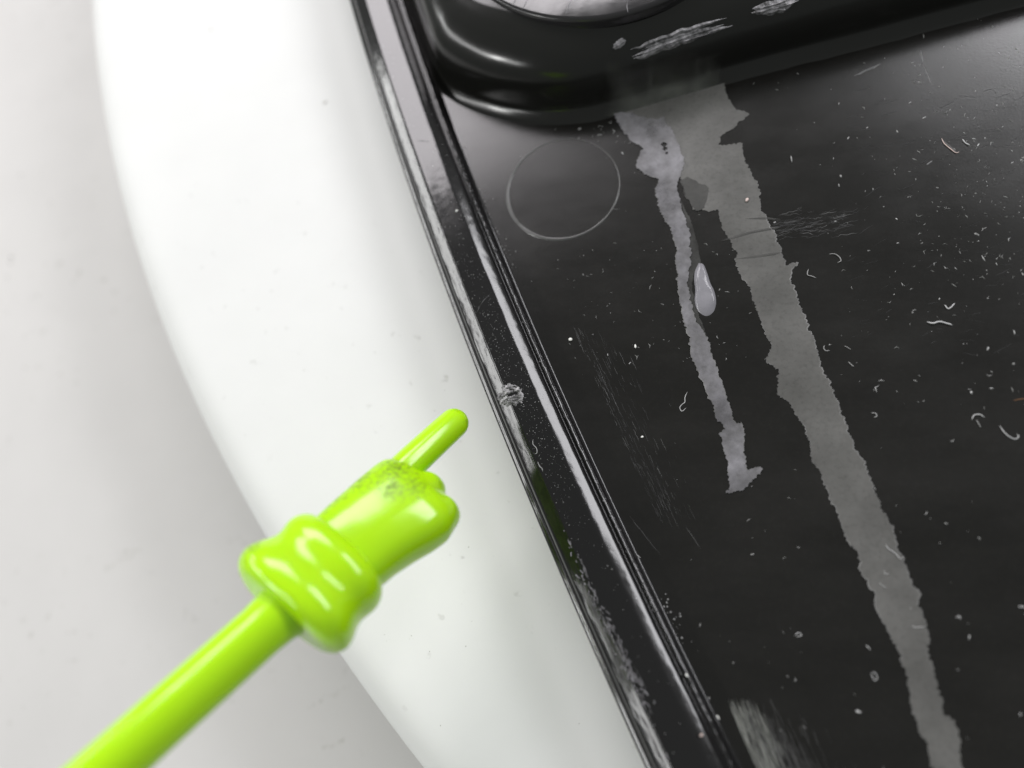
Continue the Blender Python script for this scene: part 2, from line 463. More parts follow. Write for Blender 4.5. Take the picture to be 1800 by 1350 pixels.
V = []; nr_ = 9                                                  # the shallow dish inside the ring
for i in range(nr_):
    r_ = max(.02, rr * i / (nr_ - 1))
    for j in range(64):
        a = 2 * math.pi * j / 64; V.append((rc.x + r_ * math.cos(a), rc.y + r_ * math.sin(a), .012 + .03 * (r_ / rr) ** 2))
obj("moulded_dish", V, grid_faces(nr_, 64, True, True), MATS['floor'], tray)

# ---- dried glue streaks
def jag(poly, amp, step, seed, z):
    P = [px(u, v, 0) for u, v in poly]; out = []
    for i, a in enumerate(P):
        b = P[(i + 1) % len(P)]; n = max(1, int((b - a).length / step)); t = (b - a).normalized(); nn = Vector((-t.y, t.x, 0))
        for k in range(n):
            p = a.lerp(b, k / n)
            w = nz(p.x * 1.1, p.y * 1.1, seed) * .9 + nz(p.x * 3.3, p.y * 3.3, seed + 7) * .7 + nz(p.x * 8, p.y * 8, seed + 3) * .42 + nz(p.x * 17, p.y * 17, seed + 5) * .14
            q = p + nn * amp * w; out.append((q.x, q.y, z))
    return out
def slab(name, outline, z, m, parent, holes=()):
    """a thin plate with a ragged outline; holes: (u, v, radius in mm)"""
    n = len(outline); P2 = [Vector((p[0], p[1])) for p in outline]
    H = [(px(u, v).xy, r) for u, v, r in holes]
    for c, r in H:
        for i in range(-14, 15):
            for j in range(-14, 15):
                q = c + Vector((i, j)) * (r / 7) + Vector((random.uniform(-.02, .02), random.uniform(-.02, .02)))
                if all((q - k).length > .12 for k in P2[:n]): P2.append(q)
    res = geometry.delaunay_2d_cdt(P2, [], [list(range(n))], 1, 1e-4)
    def gone(f):
        c = sum((res[0][k] for k in f), Vector((0, 0))) / len(f)
        return any((c - h).length + .55 * r * nz(c.x * 2.2 / r, c.y * 2.2 / r, 4) < r for h, r in H)
    V = [(q.x, q.y, z) for q in res[0]]; Fs = [tuple(f) for f in res[2] if not gone(f)]; b = len(V)
    V += [(p[0], p[1], z) for p in outline] + [(p[0], p[1], -.02) for p in outline]
    for i in range(n): Fs.append((b + i, b + (i + 1) % n, b + n + (i + 1) % n, b + n + i))
    return obj(name, V, Fs, m, parent, False)
WIDE = [(1270, 131), (1274, 152), (1280, 170), (1290, 190), (1317, 201), (1293, 222), (1266, 241), (1263, 255), (1303, 253), (1308, 280), (1320, 307), (1335, 327), (1338, 367),
        (1350, 393), (1363, 413), (1375, 447), (1380, 467), (1402, 462), (1387, 484), (1398, 513), (1411, 550), (1433, 607), (1447, 657), (1463, 684), (1483, 737), (1494, 770),
        (1517, 813), (1537, 860), (1547, 893), (1572, 931), (1575, 955), (1587, 980), (1600, 1020), (1617, 1043), (1613, 1057), (1627, 1093), (1635, 1160), (1647, 1200), (1657, 1253),
        (1677, 1267), (1687, 1297), (1692, 1350), (1702, 1440), (1660, 1440), (1638, 1350), (1623, 1300), (1603, 1253), (1597, 1200), (1583, 1153), (1563, 1113), (1543, 1077), (1538, 1043), (1517, 1013),
        (1508, 975), (1483, 935), (1467, 893), (1450, 850), (1423, 797), (1425, 777), (1413, 750), (1393, 713), (1367, 693), (1370, 650), (1342, 632), (1357, 613), (1346, 583), (1331, 550),
        (1320, 510), (1303, 487), (1293, 467), (1295, 450), (1283, 423), (1267, 397), (1262, 371), (1237, 370), (1219, 368), (1208, 350), (1200, 325), (1190, 296), (1184, 262), (1172, 238),
        (1150, 222), (1110, 205), (1085, 196), (1120, 180), (1200, 155)]
NARROW = [(1077, 197), (1093, 227), (1110, 250), (1131, 262), (1116, 292), (1133, 307), (1158, 316), (1152, 337), (1160, 373), (1177, 397), (1189, 437), (1190, 470), (1192, 507), (1198, 550),
          (1213, 600), (1215, 627), (1230, 660), (1247, 700), (1263, 740), (1275, 755), (1265, 763), (1273, 790), (1282, 837), (1284, 858), (1275, 868), (1303, 863), (1330, 838), (1341, 825), (1330, 822),
          (1312, 827), (1308, 790), (1308, 757), (1303, 745), (1292, 748), (1283, 717), (1267, 667), (1253, 627), (1240, 592), (1223, 563), (1216, 540), (1208, 500), (1215, 450), (1213, 410),
          (1202, 380), (1193, 345), (1189, 322), (1197, 306), (1203, 288),
          (1195, 262), (1186, 238), (1174, 218), (1165, 205), (1150, 212), (1132, 206), (1110, 200)]
g = gw = slab("glue_streak", jag(WIDE, .32, .12, 2, .07), .07, MATS['res_wide'], tray); tag(g, "wide grey streak of dried glue")
g = gn = slab("glue_streak", jag(NARROW, .27, .14, 11, .12), .12, MATS['res_narrow'], tray, ((1167, 255, .36), (1169, 262, .3), (1172, 270, .18))); tag(g, "narrow paler streak of dried glue")
LUMP = [(1196, 318), (1208, 312), (1222, 318), (1236, 326), (1247, 331), (1243, 350), (1239, 366), (1225, 371), (1214, 362), (1204, 344)]
g = slab("glue_streak", jag(LUMP, .22, .2, 21, .1), .1, MATS['res_smear'], tray); tag(g, "dark thin patch in the dried glue")
def dried_edge(poly, i0, i1, z, hw, seed, amp, st, parent):
    o_ = jag(poly[i0:i1], amp, st, seed, z); o_ = o_[:int(len(o_) * .995)]
    P_ = [Vector(q) for q in jag(poly, amp, st, seed, z)]
    a_ = px(*poly[i0]); b_ = px(*poly[i1 - 1])
    ia = min(range(len(P_)), key=lambda q: (P_[q].xy - a_.xy).length); ib = min(range(len(P_)), key=lambda q: (P_[q].xy - b_.xy).length)
    e = Slivers(); e.add(P_[ia:ib], hw, .03, Vector((0, 0, 1)), True); return e.build("dried_edge", MATS['edge'], parent)
dried_edge(WIDE, 7, 42, .07, .075, 2, .32, .12, gw); dried_edge(WIDE, 44, 76, .07, .055, 2, .32, .12, gw)
dried_edge(NARROW, 1, 25, .12, .06, 11, .27, .14, gn); dried_edge(NARROW, 25, 42, .12, .05, 11, .27, .14, gn)
TRAIL = [(1196, 352), (1206, 372), (1217, 395), (1226, 430), (1232, 462), (1238, 478), (1230, 486), (1222, 476), (1216, 500), (1222, 540), (1236, 572), (1248, 612), (1240, 604), (1222, 570), (1210, 530), (1206, 490), (1212, 440), (1208, 400)]
g = slab("glue_streak", jag(TRAIL, .12, .25, 31, .04), .04, MATS['res_smear'], tray); tag(g, "dark thin film trailing beside the narrow glue streak")
# raised teardrop of glue
TD = [(1228, 461), (1222, 474), (1220, 490), (1222, 510), (1221, 530), (1227, 547), (1241, 556), (1254, 549), (1259, 532), (1256, 513), (1249, 498), (1244, 482), (1237, 465)]
P = catmull([px(*p) for p in TD] + [px(*TD[0])], 5)[:-1]; cx = sum(P, Vector()) / len(P); V = []; R = 7
for i in range(R):
    f = i / (R - 1)
    for p in P:
        q = p.lerp(cx, f * .97); V.append((q.x, q.y, -.02 + .5 * math.sqrt(max(0, 1 - (1 - f) ** 2)) * (1 + .3 * nz(q.x * .8, q.y * .8, 3))))
Fc = grid_faces(R, len(P), True); Fc.append(tuple(range((R - 1) * len(P), R * len(P))))
tag(obj("glue_drop", V, Fc, MATS['drop'], tray), "pale raised teardrop of dried glue")

# ---- scratches
def floor_line(u0, v0, u1, v1, hw, wob=.05, z=.004, n=9):
    a, b = px(u0, v0), px(u1, v1); sd = Vector((-(b-a).y, (b-a).x, 0)).normalized(); q = random.random() * 99
    return [a.lerp(b, i / n) + sd * wob * nz(i * .6, q) + Vector((0, 0, z)) for i in range(n + 1)]
sf, sb, sw = Slivers(), Slivers(), Slivers()
for i in range(230):                                             # run along the rim, right of the nick
    f = random.random(); v = 570 + 330 * f; u = 988 + (v - 570) * .44 + abs(random.gauss(0, 34)) + 16
    ln = random.uniform(4, 34)
    (sb if random.random() < .16 else sf).add(floor_line(u, v, u + ln * .47, v + ln, .04, .12), random.uniform(.010, .026), .006)
for i in range(800):                                            # brushed patch near the lower edge; its glare is painted as paler scratches leftwards
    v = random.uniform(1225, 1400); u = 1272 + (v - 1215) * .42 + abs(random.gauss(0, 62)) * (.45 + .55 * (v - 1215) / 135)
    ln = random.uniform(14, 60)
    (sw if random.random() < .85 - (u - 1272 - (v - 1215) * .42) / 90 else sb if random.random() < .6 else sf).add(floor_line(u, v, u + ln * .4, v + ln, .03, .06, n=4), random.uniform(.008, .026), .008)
for i in range(110):                                            # wipe marks across the wide streak and to its right
    u = random.uniform(1340, 1480); v = 398 - (u - 1400) * .12 + random.gauss(0, 11); ln = random.uniform(8, 45)
    random.choice((sf, sf, sb)).add(floor_line(u, v, u + ln, v - ln * random.uniform(-.05, .35), .03, .3, n=8), random.uniform(.012, .045), .01)
for i in range(110):                                            # haze of fine scuffs on the right
    u = random.uniform(1480, 1830); v = random.uniform(150, 640); ln = random.uniform(6, 40)
    sf.add(floor_line(u, v, u + ln, v - ln * random.uniform(-.2, .7), .03, .1, n=4), random.uniform(.012, .03), .01)
for u0, v0, u1, v1, hw in ((1500, 134, 1548, 112, .16), (1618, 88, 1622, 110, .1), (1622, 112, 1640, 152, .07), (1640, 282, 1628, 290, .1), (1105, 905, 1160, 975, .03), (1205, 925, 1232, 965, .03),
                           (1064, 366, 1090, 368, .05), (1655, 245, 1685, 270, .07), (1690, 247, 1707, 258, .08)):
    sb.add(floor_line(u0, v0, u1, v1, .05, .1), hw, .02)
tag(sw.build("brush_glare_marks", MATS['brushed'], tray), kind="stuff")
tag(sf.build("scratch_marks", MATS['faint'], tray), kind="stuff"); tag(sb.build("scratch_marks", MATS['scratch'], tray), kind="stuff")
# two wipe lines over the wide streak
for pts in (((1268, 424), (1290, 418), (1320, 409), (1358, 402), (1372, 400)), ((1290, 456), (1325, 452), (1360, 447), (1376, 444)), ((1310, 385), (1340, 384), (1372, 386))):
    sl = Slivers(); sl.add([px(*p) + Vector((0, 0, .075)) for p in pts], .22, .02); sl.build("wipe_line", MATS['res_smear'], tray)

# ---- the nick in the rim
def gouge():
    pc = px(893, 697, 2.9); y0 = pc.y; nS, nT = 56, 56; V = []; s0 = 2.3; ok = {}
    for i in range(nS):
        for j in range(nT):
            a = (i / (nS - 1) * 2 - 1); b = (j / (nT - 1) * 2 - 1)
            s = s0 + a * 1.85; y = y0 + b * 1.45 - a * .35
            p, u, tt = rim_surf(y, max(.45, min(s, 5.2)))
            e = math.sqrt(a * a + b * b) + .28 * nz(a * 2.6, b * 2.6, 8) + .15 * nz(a * 6, b * 6, 2)
            env = max(0, min(1, (0.95 - e) * 3.5))
            r1 = 1 - abs(nz(a * 3.2 + .6 * nz(a * 3, b * 3, 5), b * 4.6, 1)) * 2.4
            r2 = 1 - abs(nz(a * 7, b * 8, 4)) * 2.2
            h = env * (.17 * max(r1, 0) ** 2 + .09 * max(r2, 0) + .07)
            slit = b - (.02 + .10 * a - .16 * a * a)
            h += .12 * env * (math.exp(-((slit - .2) / .07) ** 2) + math.exp(-((slit + .2) / .07) ** 2))
            h -= .5 * math.exp(-(slit / .11) ** 2) * max(0, 1 - abs(a + .05) * 1.25) * env
            h -= .3 * math.exp(-((slit - .28 + .3 * a) / .07) ** 2) * max(0, 1 - abs(a - .45) * 2.4) * env
            V.append(p + u * (h - .05)); ok[i * nT + j] = env > .0
    Fs = [f for f in grid_faces(nS, nT) if any(ok[k] for k in f)]
    o = obj("gouge", V, Fs, MATS['nick'], rim, False); tag(o, "torn ragged nick in the rim's outer edge"); return o
gouge()

# ---- scuffs and dust stuck to the rim
sc = Slivers(); dust = Slivers()
def rim_y(u, v, s): 
    return px(u, v, rim_z(s)).y
for i in range(150):                                            # chewed outer edge, lower part
    v = random.choice([random.gauss(1150, 45), random.gauss(1120, 70), random.uniform(930, 1260)])
    y = px(1000 + (v - 950) * .45, v, 3).y
    s = random.gauss(1.9 + .45 * max(0, min(1, (v - 1000) / 120)), .28)
    p, u, tt = rim_surf(y, max(1.0, s)); c, n, _ = rim_at(y)
    ln = random.uniform(.15, .7); dirr = (tt * random.choice((-1, 1)) + n * random.uniform(-.5, .6)).normalized()
    sc.add([p + u * .005, p + dirr * ln * .5 + u * random.uniform(.02, .09), p + dirr * ln + u * .02], random.uniform(.03, .085), random.uniform(.03, .1), u, False)
for i in range(200):                                            # crumbs along the inner lip
    y = random.uniform(-30, 32); s = random.gauss(7.5, .12)
    p, u, tt = rim_surf(y, min(s, 7.6)); sc.fleck(p + u * .02, random.uniform(.03, .11), random.uniform(.04, .14), u)
for i in range(90):                                             # rubbed upper part of the outer edge
    y = random.uniform(0, 40); s = random.gauss(1.75, .2); p, u, tt = rim_surf(y, s); ln = random.uniform(.2, 1.1)
    sc.add([p, p + tt * ln * .5 + u * .01, p + tt * ln], random.uniform(.015, .04), .02, u, False)
for i in range(900):
    y = random.gauss(0, 11); s = random.uniform(2.2, 6.2)
    if abs(y) > 40: continue
    p, u, tt = rim_surf(y, s); r = random.choice((.02, .025, .03, .04, .06))
    dust.fleck(p, r, r, u, 5)
for i in range(160):
    y = random.uniform(-44, 60); s = random.uniform(2.2, 7.0); p, u, tt = rim_surf(y, s); r = random.uniform(.02, .06)
    dust.fleck(p, r, r, u, 5)
tag(sc.build("scuff_flakes", MATS['torn'], rim), kind="stuff")
tag(dust.build("rim_dust", MATS['shaving'], rim), kind="stuff")
sl = Slivers()
def rimline(pts, s_, m=None):
    out = []
    for u, v, s in pts:
        y = px(u, v, rim_z(s)).y; p, up, tt = rim_surf(y, s); out.append(p + up * .01)
    return out
for pts, hw, h in (([(728, 247, 2.0), (745, 250, 3.2), (765, 255, 4.4), (778, 262, 5.6)], .05, .02), ([(838, 553, 2.2), (848, 543, 2.9), (860, 534, 3.8), (875, 528, 4.8)], .035, .02),
                   ([(1020, 975, 2.2), (1028, 1000, 2.4), (1034, 1020, 2.3)], .06, .06), ([(1122, 1175, 2.9), (1132, 1200, 3.0), (1142, 1222, 3.1)], .03, .02)):
    sl = Slivers(); sl.add(rimline(pts, 0), hw, h); sl.build("scratch", MATS['torn'], rim)

# ================================================================== loose shavings lying on the tray
def shaving(path, z, r, m, label, group=None, h=None, zs=None, name="plastic_shaving", cat="shaving"):
    """a thin round-backed curl of plastic, resting on the surface at height z"""
    P = catmull([px(u, v, z) for u, v in path], 4) if len(path) > 1 else None
    V, Fc = [], []; k = 6; n = len(P); c0 = P[0]
    for i, p in enumerate(P):
        t = (P[min(i+1, n-1)] - P[max(i-1, 0)]).normalized(); sd = t.cross(Vector((0, 0, 1)))
        q = i / (n - 1); w = r * .78 * max(.25, min(1, 5 * q + .3, 5 * (1 - q) + .3)) * (1 + .3 * nz(i * .5, r * 40))
        lift = (h or r * 1.2) * .4 * (nz(i * .35, u0 := path[0][0]) + .5)
        for j in range(k):
            a = 2 * math.pi * j / k; V.append(p + sd * w * math.cos(a) + Vector((0, 0, w + w * .9 * math.sin(a) + max(0, lift))))
    Fc = grid_faces(n, k, True); Fc += [tuple(range(k))[::-1], tuple(range((n-1) * k, n * k))]
    o = obj(name, V, Fc, m, None, True, c0); return tag(o, label, cat, group)
def grain(u, v, z, rx, ry, ang, m, label, name="grain", cat="grain", group=None):
    c = px(u, v, z); V = []; nr, ns = 6, 10
    for i in range(nr + 1):
        th = math.pi * i / nr
        for j in range(ns):
            ph = 2 * math.pi * j / ns; k = 1 + .18 * nz(math.cos(ph) * 1.5 + u, math.sin(ph) * 1.5 + v, th)
            x, y = rx * math.sin(th) * math.cos(ph) * k, ry * math.sin(th) * math.sin(ph) * k
            V.append((c.x + x * math.cos(ang) - y * math.sin(ang), c.y + x * math.sin(ang) + y * math.cos(ang), c.z + .55 * min(rx, ry) * (1 + math.cos(th))))
    o = obj(name, V, grid_faces(nr + 1, ns, True), m, None, True, c); return tag(o, label, cat, group)
RT = 3.0
shaving([(1208, 689), (1204, 699), (1204, 707), (1199, 711), (1195, 717), (1199, 723), (1206, 717)], 0, .055, MATS['shaving'], "thin hooked white shaving just left of the narrow glue streak")
shaving([(1708, 738), (1712, 730), (1722, 729), (1731, 734)], 0, .075, MATS['shaving'], "arched pale shaving beside the long curled one at the right", None)
shaving([(1716, 738), (1720, 745), (1724, 752)], 0, .06, MATS['shaving_dim'], "short grey shaving right under the arched pale one")
shaving([(1757, 748), (1764, 759), (1774, 768), (1784, 772), (1790, 768), (1788, 763)], 0, .075, MATS['shaving'], "long J-shaped pale shaving near the right edge")
shaving([(1629, 566), (1640, 569), (1650, 566), (1664, 569), (1674, 572)], 0, .13, MATS['shaving'], "bright flat shaving, the whitest right of the wide glue streak")
shaving([(1660, 536), (1666, 543), (1672, 540), (1678, 533)], 0, .1, MATS['shaving'], "V-shaped pale shaving above the bright flat one")
shaving([(1534, 122), (1548, 112)], 0.01, .05, MATS['shaving_dim'], "faint short shaving below the boss wall at upper right")
shaving([(1556, 957), (1562, 965), (1567, 968), (1576, 975), (1582, 982), (1588, 979)], .08, .06, MATS['shaving'], "wavy white fibre crossing the right side of the wide glue streak")
shaving([(1554, 1003), (1556, 1009), (1563, 1008)], .08, .045, MATS['shaving'], "small hooked fibre on the wide glue streak under the wavy one")
shaving([(1545, 1024), (1551, 1029), (1558, 1034)], .08, .04, MATS['shaving'], "straight pale fibre in the middle of the wide glue streak")
shaving([(1602, 1100), (1610, 1103), (1618, 1102), (1626, 1103)], .08, .05, MATS['shaving'], "level pale fibre low on the wide glue streak")
shaving([(1532, 1182), (1538, 1183), (1542, 1191), (1538, 1196), (1533, 1189), (1532, 1183)], 0, .05, MATS['shaving'], "tiny white ring-shaped shaving left of the lower wide glue streak")
shaving([(1396, 1117), (1404, 1112), (1409, 1117), (1399, 1119)], 0, .05, MATS['shaving'], "small flattened loop of shaving above the brushed patch")
shaving([(1522, 1134), (1527, 1139), (1531, 1142)], 0, .055, MATS['shaving'], "short slanted shaving above the tiny ring-shaped one")
shaving([(1680, 1086), (1686, 1083), (1688, 1089)], 0, .06, MATS['shaving'], "small hooked shaving right of the lower wide glue streak")
shaving([(1704, 1116), (1703, 1124)], 0, .08, MATS['shaving'], "stubby upright white shaving right of the lower wide glue streak")
shaving([(1790, 1066), (1800, 1067), (1812, 1069)], 0, .08, MATS['shaving'], "level white shaving cut by the right edge of the picture")
shaving([(1449, 607), (1448, 613), (1452, 617), (1459, 616)], 0, .07, MATS['shaving_dim'], "U-shaped grey shaving right beside the wide glue streak")
shaving([(1484, 608), (1490, 611), (1496, 615)], 0, .055, MATS['shaving_dim'], "slanted thin shaving beside the U-shaped grey one")
shaving([(1491, 636), (1496, 641), (1501, 645)], 0, .07, MATS['shaving_dim'], "slanted plump shaving below the thin slanted one")
shaving([(1457, 447), (1467, 447), (1475, 452), (1478, 459), (1472, 462)], 0, .08, MATS['shaving_dim'], "grey crescent shaving right of the wide glue streak's barb")
shaving([(1421, 473), (1419, 483), (1427, 486), (1435, 489)], 0, .08, MATS['shaving_dim'], "grey L-shaped shaving touching the wide glue streak's right side")
shaving([(1531, 726), (1539, 727), (1541, 732), (1536, 734)], 0, .08, MATS['shaving_dim'], "small curl of grey shaving level with the lower narrow streak")
shaving([(1390, 274), (1392, 286)], 0, .11, MATS['shaving_dim'], "upright grey flake right of the upper wide glue streak")
shaving([(1655, 243), (1659, 252), (1668, 260), (1680, 269), (1686, 267)], 0, .07, MATS['pink'], "long pinkish curved shaving at the upper right")
shaving([(1691, 245), (1697, 252), (1705, 256)], 0, .09, MATS['shaving'], "pale shaving right beside the long pinkish one")
shaving([(1782, 704), (1792, 702), (1806, 700)], 0, .04, MATS['orange'], "orange fibre at the right edge", None, name="fibre", cat="fibre")
shaving([(1142, 145), (1138, 153), (1141, 159), (1146, 152)], .55, .06, MATS['shaving'], "tiny ring-shaped shaving at the foot of the boss wall")
shaving([(937, 773), (937, 781), (943, 788), (944, 796), (940, 798)], RT, .05, MATS['shaving'], "squiggly white fibre on the rim below the nick, the one nearer the outer edge", name="fibre", cat="fibre")
shaving([(977, 776), (977, 786), (972, 794), (973, 802)], RT - .1, .045, MATS['shaving'], "white S-shaped fibre on the rim below the nick, nearer the inner edge", name="fibre", cat="fibre")
shaving([(945, 812), (949, 820), (953, 824), (954, 829)], RT, .05, MATS['shaving'], "short white fibre on the rim, lowest of three below the nick", name="fibre", cat="fibre")
grain(1003, 597, 0, .24, .22, 0, MATS['grain'], "round white grain on the floor right of the rim")
grain(1117, 609, 0, .12, .26, .1, MATS['grain'], "oblong white grain right of the round white one")
grain(1313, 352, .08, .2, .3, -.5, MATS['pink'], "oval pinkish grain on the upper wide glue streak")
grain(1129, 768, 0, .17, .13, .2, MATS['grain'], "small cream grain among the scratches beside the rim")
grain(803, 371, RT, .17, .17, 0, MATS['grain'], "small white grain on the rim level with the moulded ring")
grain(1233, 1292, RT, .2, .15, .6, MATS['pink'], "orange-pink crumb on the rim near the bottom")
grain(1262, 1261, 0, .11, .26, -2.6, MATS['grain'], "oblong white grain on the floor at the rim's lower end")
grain(1207, 1187, 2.1, .12, .2, -2.6, MATS['grain'], "white grain on the rim's inner lip near the bottom")

deb = Slivers(); deb2 = Slivers()
def scatter(n, uf, vf, big=.1):
    for i in range(n):
        u, v = uf(), vf(); p = px(u, v)
        if (p - rim_s(p.y, 8.3, 0)).x < 0: continue
        bx = 205 - (u - 1000) * .26 if u > 1000 else 200
        if v < bx or (p - rc).length < rr * .8: continue
        tgt = deb if random.random() < .42 else deb2
        r = min(.17, abs(random.gauss(0, big * .55)) + .028)
        if random.random() < .5: tgt.fleck(p, r * random.uniform(.35, 1), r * .7, Vector((0, 0, 1)), 5, random.uniform(1, 3.2), random.uniform(0, 3.1))
        else:
            a = random.uniform(0, 6.28); l = r * random.uniform(3, 6); q = p + Vector((math.cos(a), math.sin(a), 0)) * l
            m_ = p.lerp(q, .5) + Vector((math.sin(a), -math.cos(a), 0)) * l * random.uniform(-.4, .4) + Vector((0, 0, .03))
            tgt.add([p, m_, q], r * .5, r * .7)
U = random.uniform; G = random.gauss
scatter(230, lambda: U(800, 1850), lambda: U(100, 1400), .1)
scatter(270, lambda: G(1720, 75), lambda: G(320, 140), .12)
scatter(120, lambda: U(1440, 1820), lambda: U(80, 720), .14)
scatter(110, lambda: U(1000, 1330), lambda: U(420, 640), .09)
scatter(40, lambda: G(1070, 45), lambda: G(240, 20), .13)
for i in range(45):
    v = U(330, 480); u = 830 + (v - 330) * .44 + abs(G(0, 10)) + 5; p = px(u, v); deb2.fleck(p, U(.04, .13), U(.05, .12), Vector((0, 0, 1)), 5)
for i in range(26):
    v = U(1040, 1140); u = 1150 + (v - 1040) * .44 + abs(G(0, 12)) + 4; p = px(u, v); deb.fleck(p, U(.04, .13), U(.05, .12), Vector((0, 0, 1)), 5)
tag(deb.build("plastic_crumbs", MATS['shaving']), "scattered white plastic crumbs on the black tray floor", "crumbs", kind="stuff")
tag(deb2.build("plastic_crumbs", MATS['shaving_dim']), "scattered grey plastic crumbs and flecks on the black tray floor", "crumbs", kind="stuff")

# ---- dirt on the board and on the table
ds, dp = Slivers(), Slivers()
for u, v, r, e, zz in ((20, 452, .55, 1.6, Z_TABLE), (18, 462, .35, 1.2, Z_TABLE), (36, 308, .5, 2.2, Z_TABLE)):
    ds.fleck(px(u, v, zz), r, .12, Vector((0, 0, 1)), 8, 1 / e, .3)
for u, v, r, e, zz in ((572, 180, .42, 1.3, Z_BOARD), (371, 52, .3, 1, Z_BOARD)):
    dp.fleck(px(u, v, zz), r, .06, Vector((0, 0, 1)), 8, e, .3)
for i in range(70):
    u, v = U(0, 1150), U(600, 1350); q = px(u, v, Z_BOARD); onb = (Vector((q.x, q.y, 0)) - BC).length < BR - 4
    if u > 760 + (v - 600) * .42: continue
    dp.fleck(px(u, v, Z_BOARD if onb else Z_TABLE), U(.05, .16), .02, Vector((0, 0, 1)), 6, U(.6, 1.8), U(0, 3))
for (u0, v0), (u1, v1), hw in (((215, 980), (246, 965), .35), ((535, 1248), (612, 1208), .16), ((560, 1320), (610, 1300), .12), ((205, 990), (180, 1003), .12)):
    a, b = px(u0, v0, Z_TABLE), px(u1, v1, Z_TABLE)
    for i in range(int(10 + 40 * hw)):
        q = a.lerp(b, random.random()) + Vector((random.gauss(0, .25), random.gauss(0, hw * 1.3), 0))
        dp.fleck(q, random.uniform(.06, .22), .02, Vector((0, 0, 1)), 6, random.uniform(1, 3), random.uniform(-.2, .6))
tag(ds.build("dirt_specks", MATS['dirt']), "dark specks of dirt on the white table at the left", "dirt", kind="stuff")
tag(dp.build("dirt_specks", MATS['dirt_pale']), "faint grey specks and smudges on the white board and table", "dirt", kind="stuff")

# ================================================================== lime green pointing-hand stick
# axis through the cuff; a = along the pointing direction, b = across (to the lower right), c = towards the viewer
PA, PB = px(190, 1350, 29), px(507, 1065, 19)
PT = px(507 + .743 * 440, 1065 - .669 * 440, 8)
ax = (PT - PA).normalized()
PB = PA + ax * (PB - PA).dot(ax)
side = ax.cross(Vector((0, 0, 1))).normalized()         # lower right in the picture
upv = side.cross(ax).normalized()
depth = -(ROT.T @ (np.array(PB) - CAM))[2]
K = depth / F                                             # mm for one photo pixel at the cuff
fs = math.sqrt(max(.2, 1))
hand = empty("pointing_stick", PB); hand["_o"] = tuple(PB * S)
tag(hand, "lime green plastic stick ending in a pointing hand beside the tray", "pointer")
BASIS = Matrix((ax, side, upv)).transposed()
AL = ((PT - PB).length) / (440 * K)                       # foreshortening of the axis
def hp(a, b, c): return BASIS @ Vector((a * K * AL, b * K, c * K))
def part(name, V, Fc, m, vox=None, it=8):
    me = bpy.data.meshes.new(name); me.from_pydata([tuple(Vector(v) * S) for v in V], [], Fc); me.update(); me.materials.append(m)
    me.polygons.foreach_set("use_smooth", [True] * len(me.polygons))
    o = bpy.data.objects.new(name, me); C.objects.link(o); o.parent = hand
    if vox:
        r = o.modifiers.new("remesh", 'REMESH'); r.mode = 'VOXEL'; r.voxel_size = vox * S; r.use_smooth_shade = True
        s = o.modifiers.new("smooth", 'SMOOTH'); s.factor = .5; s.iterations = it
    return o
def loft(secs, n=40):
    """secs: (a, b_left, b_right, c_bottom, c_top, squareness, skew)"""
    V = []
    for a, bl, br, cb, ct, e, sk in secs:
        for j in range(n):
            q = 2 * math.pi * j / n; x, y = math.cos(q), math.sin(q)
            x = math.copysign(abs(x) ** (2 / e), x); y = math.copysign(abs(y) ** (2 / e), y)
            b = (bl + br) / 2 + (br - bl) / 2 * x; c = (cb + ct) / 2 + (ct - cb) / 2 * y
            V.append(hp(a + sk * x, b, c))
    Fc = grid_faces(len(secs), n, True)
    Fc += [tuple(range(n))[::-1], tuple(range((len(secs) - 1) * n, len(secs) * n))]
    return V, Fc
def capsule(pts, rads, n=24, sq=1.0):
    """a round-ended tube through points given as (a, b, c)"""
    P = [hp(*p) for p in pts]; R = [r * K for r in rads]; V = []
    rows = []
    t0 = (P[1] - P[0]).normalized(); t1 = (P[-1] - P[-2]).normalized()
    for i in range(6, 0, -1):
        q = i / 6 * math.pi / 2 * .97; rows.append((P[0] - t0 * R[0] * math.sin(q), R[0] * math.cos(q), t0))
    for i, p in enumerate(P):
        t = (P[min(i+1, len(P)-1)] - P[max(i-1, 0)]).normalized(); rows.append((p, R[i], t))
    for i in range(1, 7):
        q = i / 6 * math.pi / 2 * .97; rows.append((P[-1] + t1 * R[-1] * math.sin(q), R[-1] * math.cos(q), t1))
    for p, r, t in rows:
        x = t.cross(upv if abs(t.dot(upv)) < .9 else side).normalized(); y = x.cross(t)
        for j in range(n):
            q = 2 * math.pi * j / n; V.append(p + x * r * math.cos(q) + y * r * sq * math.sin(q))
    Fc = grid_faces(len(rows), n, True); Fc += [tuple(range(n))[::-1], tuple(range((len(rows)-1) * n, len(rows) * n))]
    return V, Fc
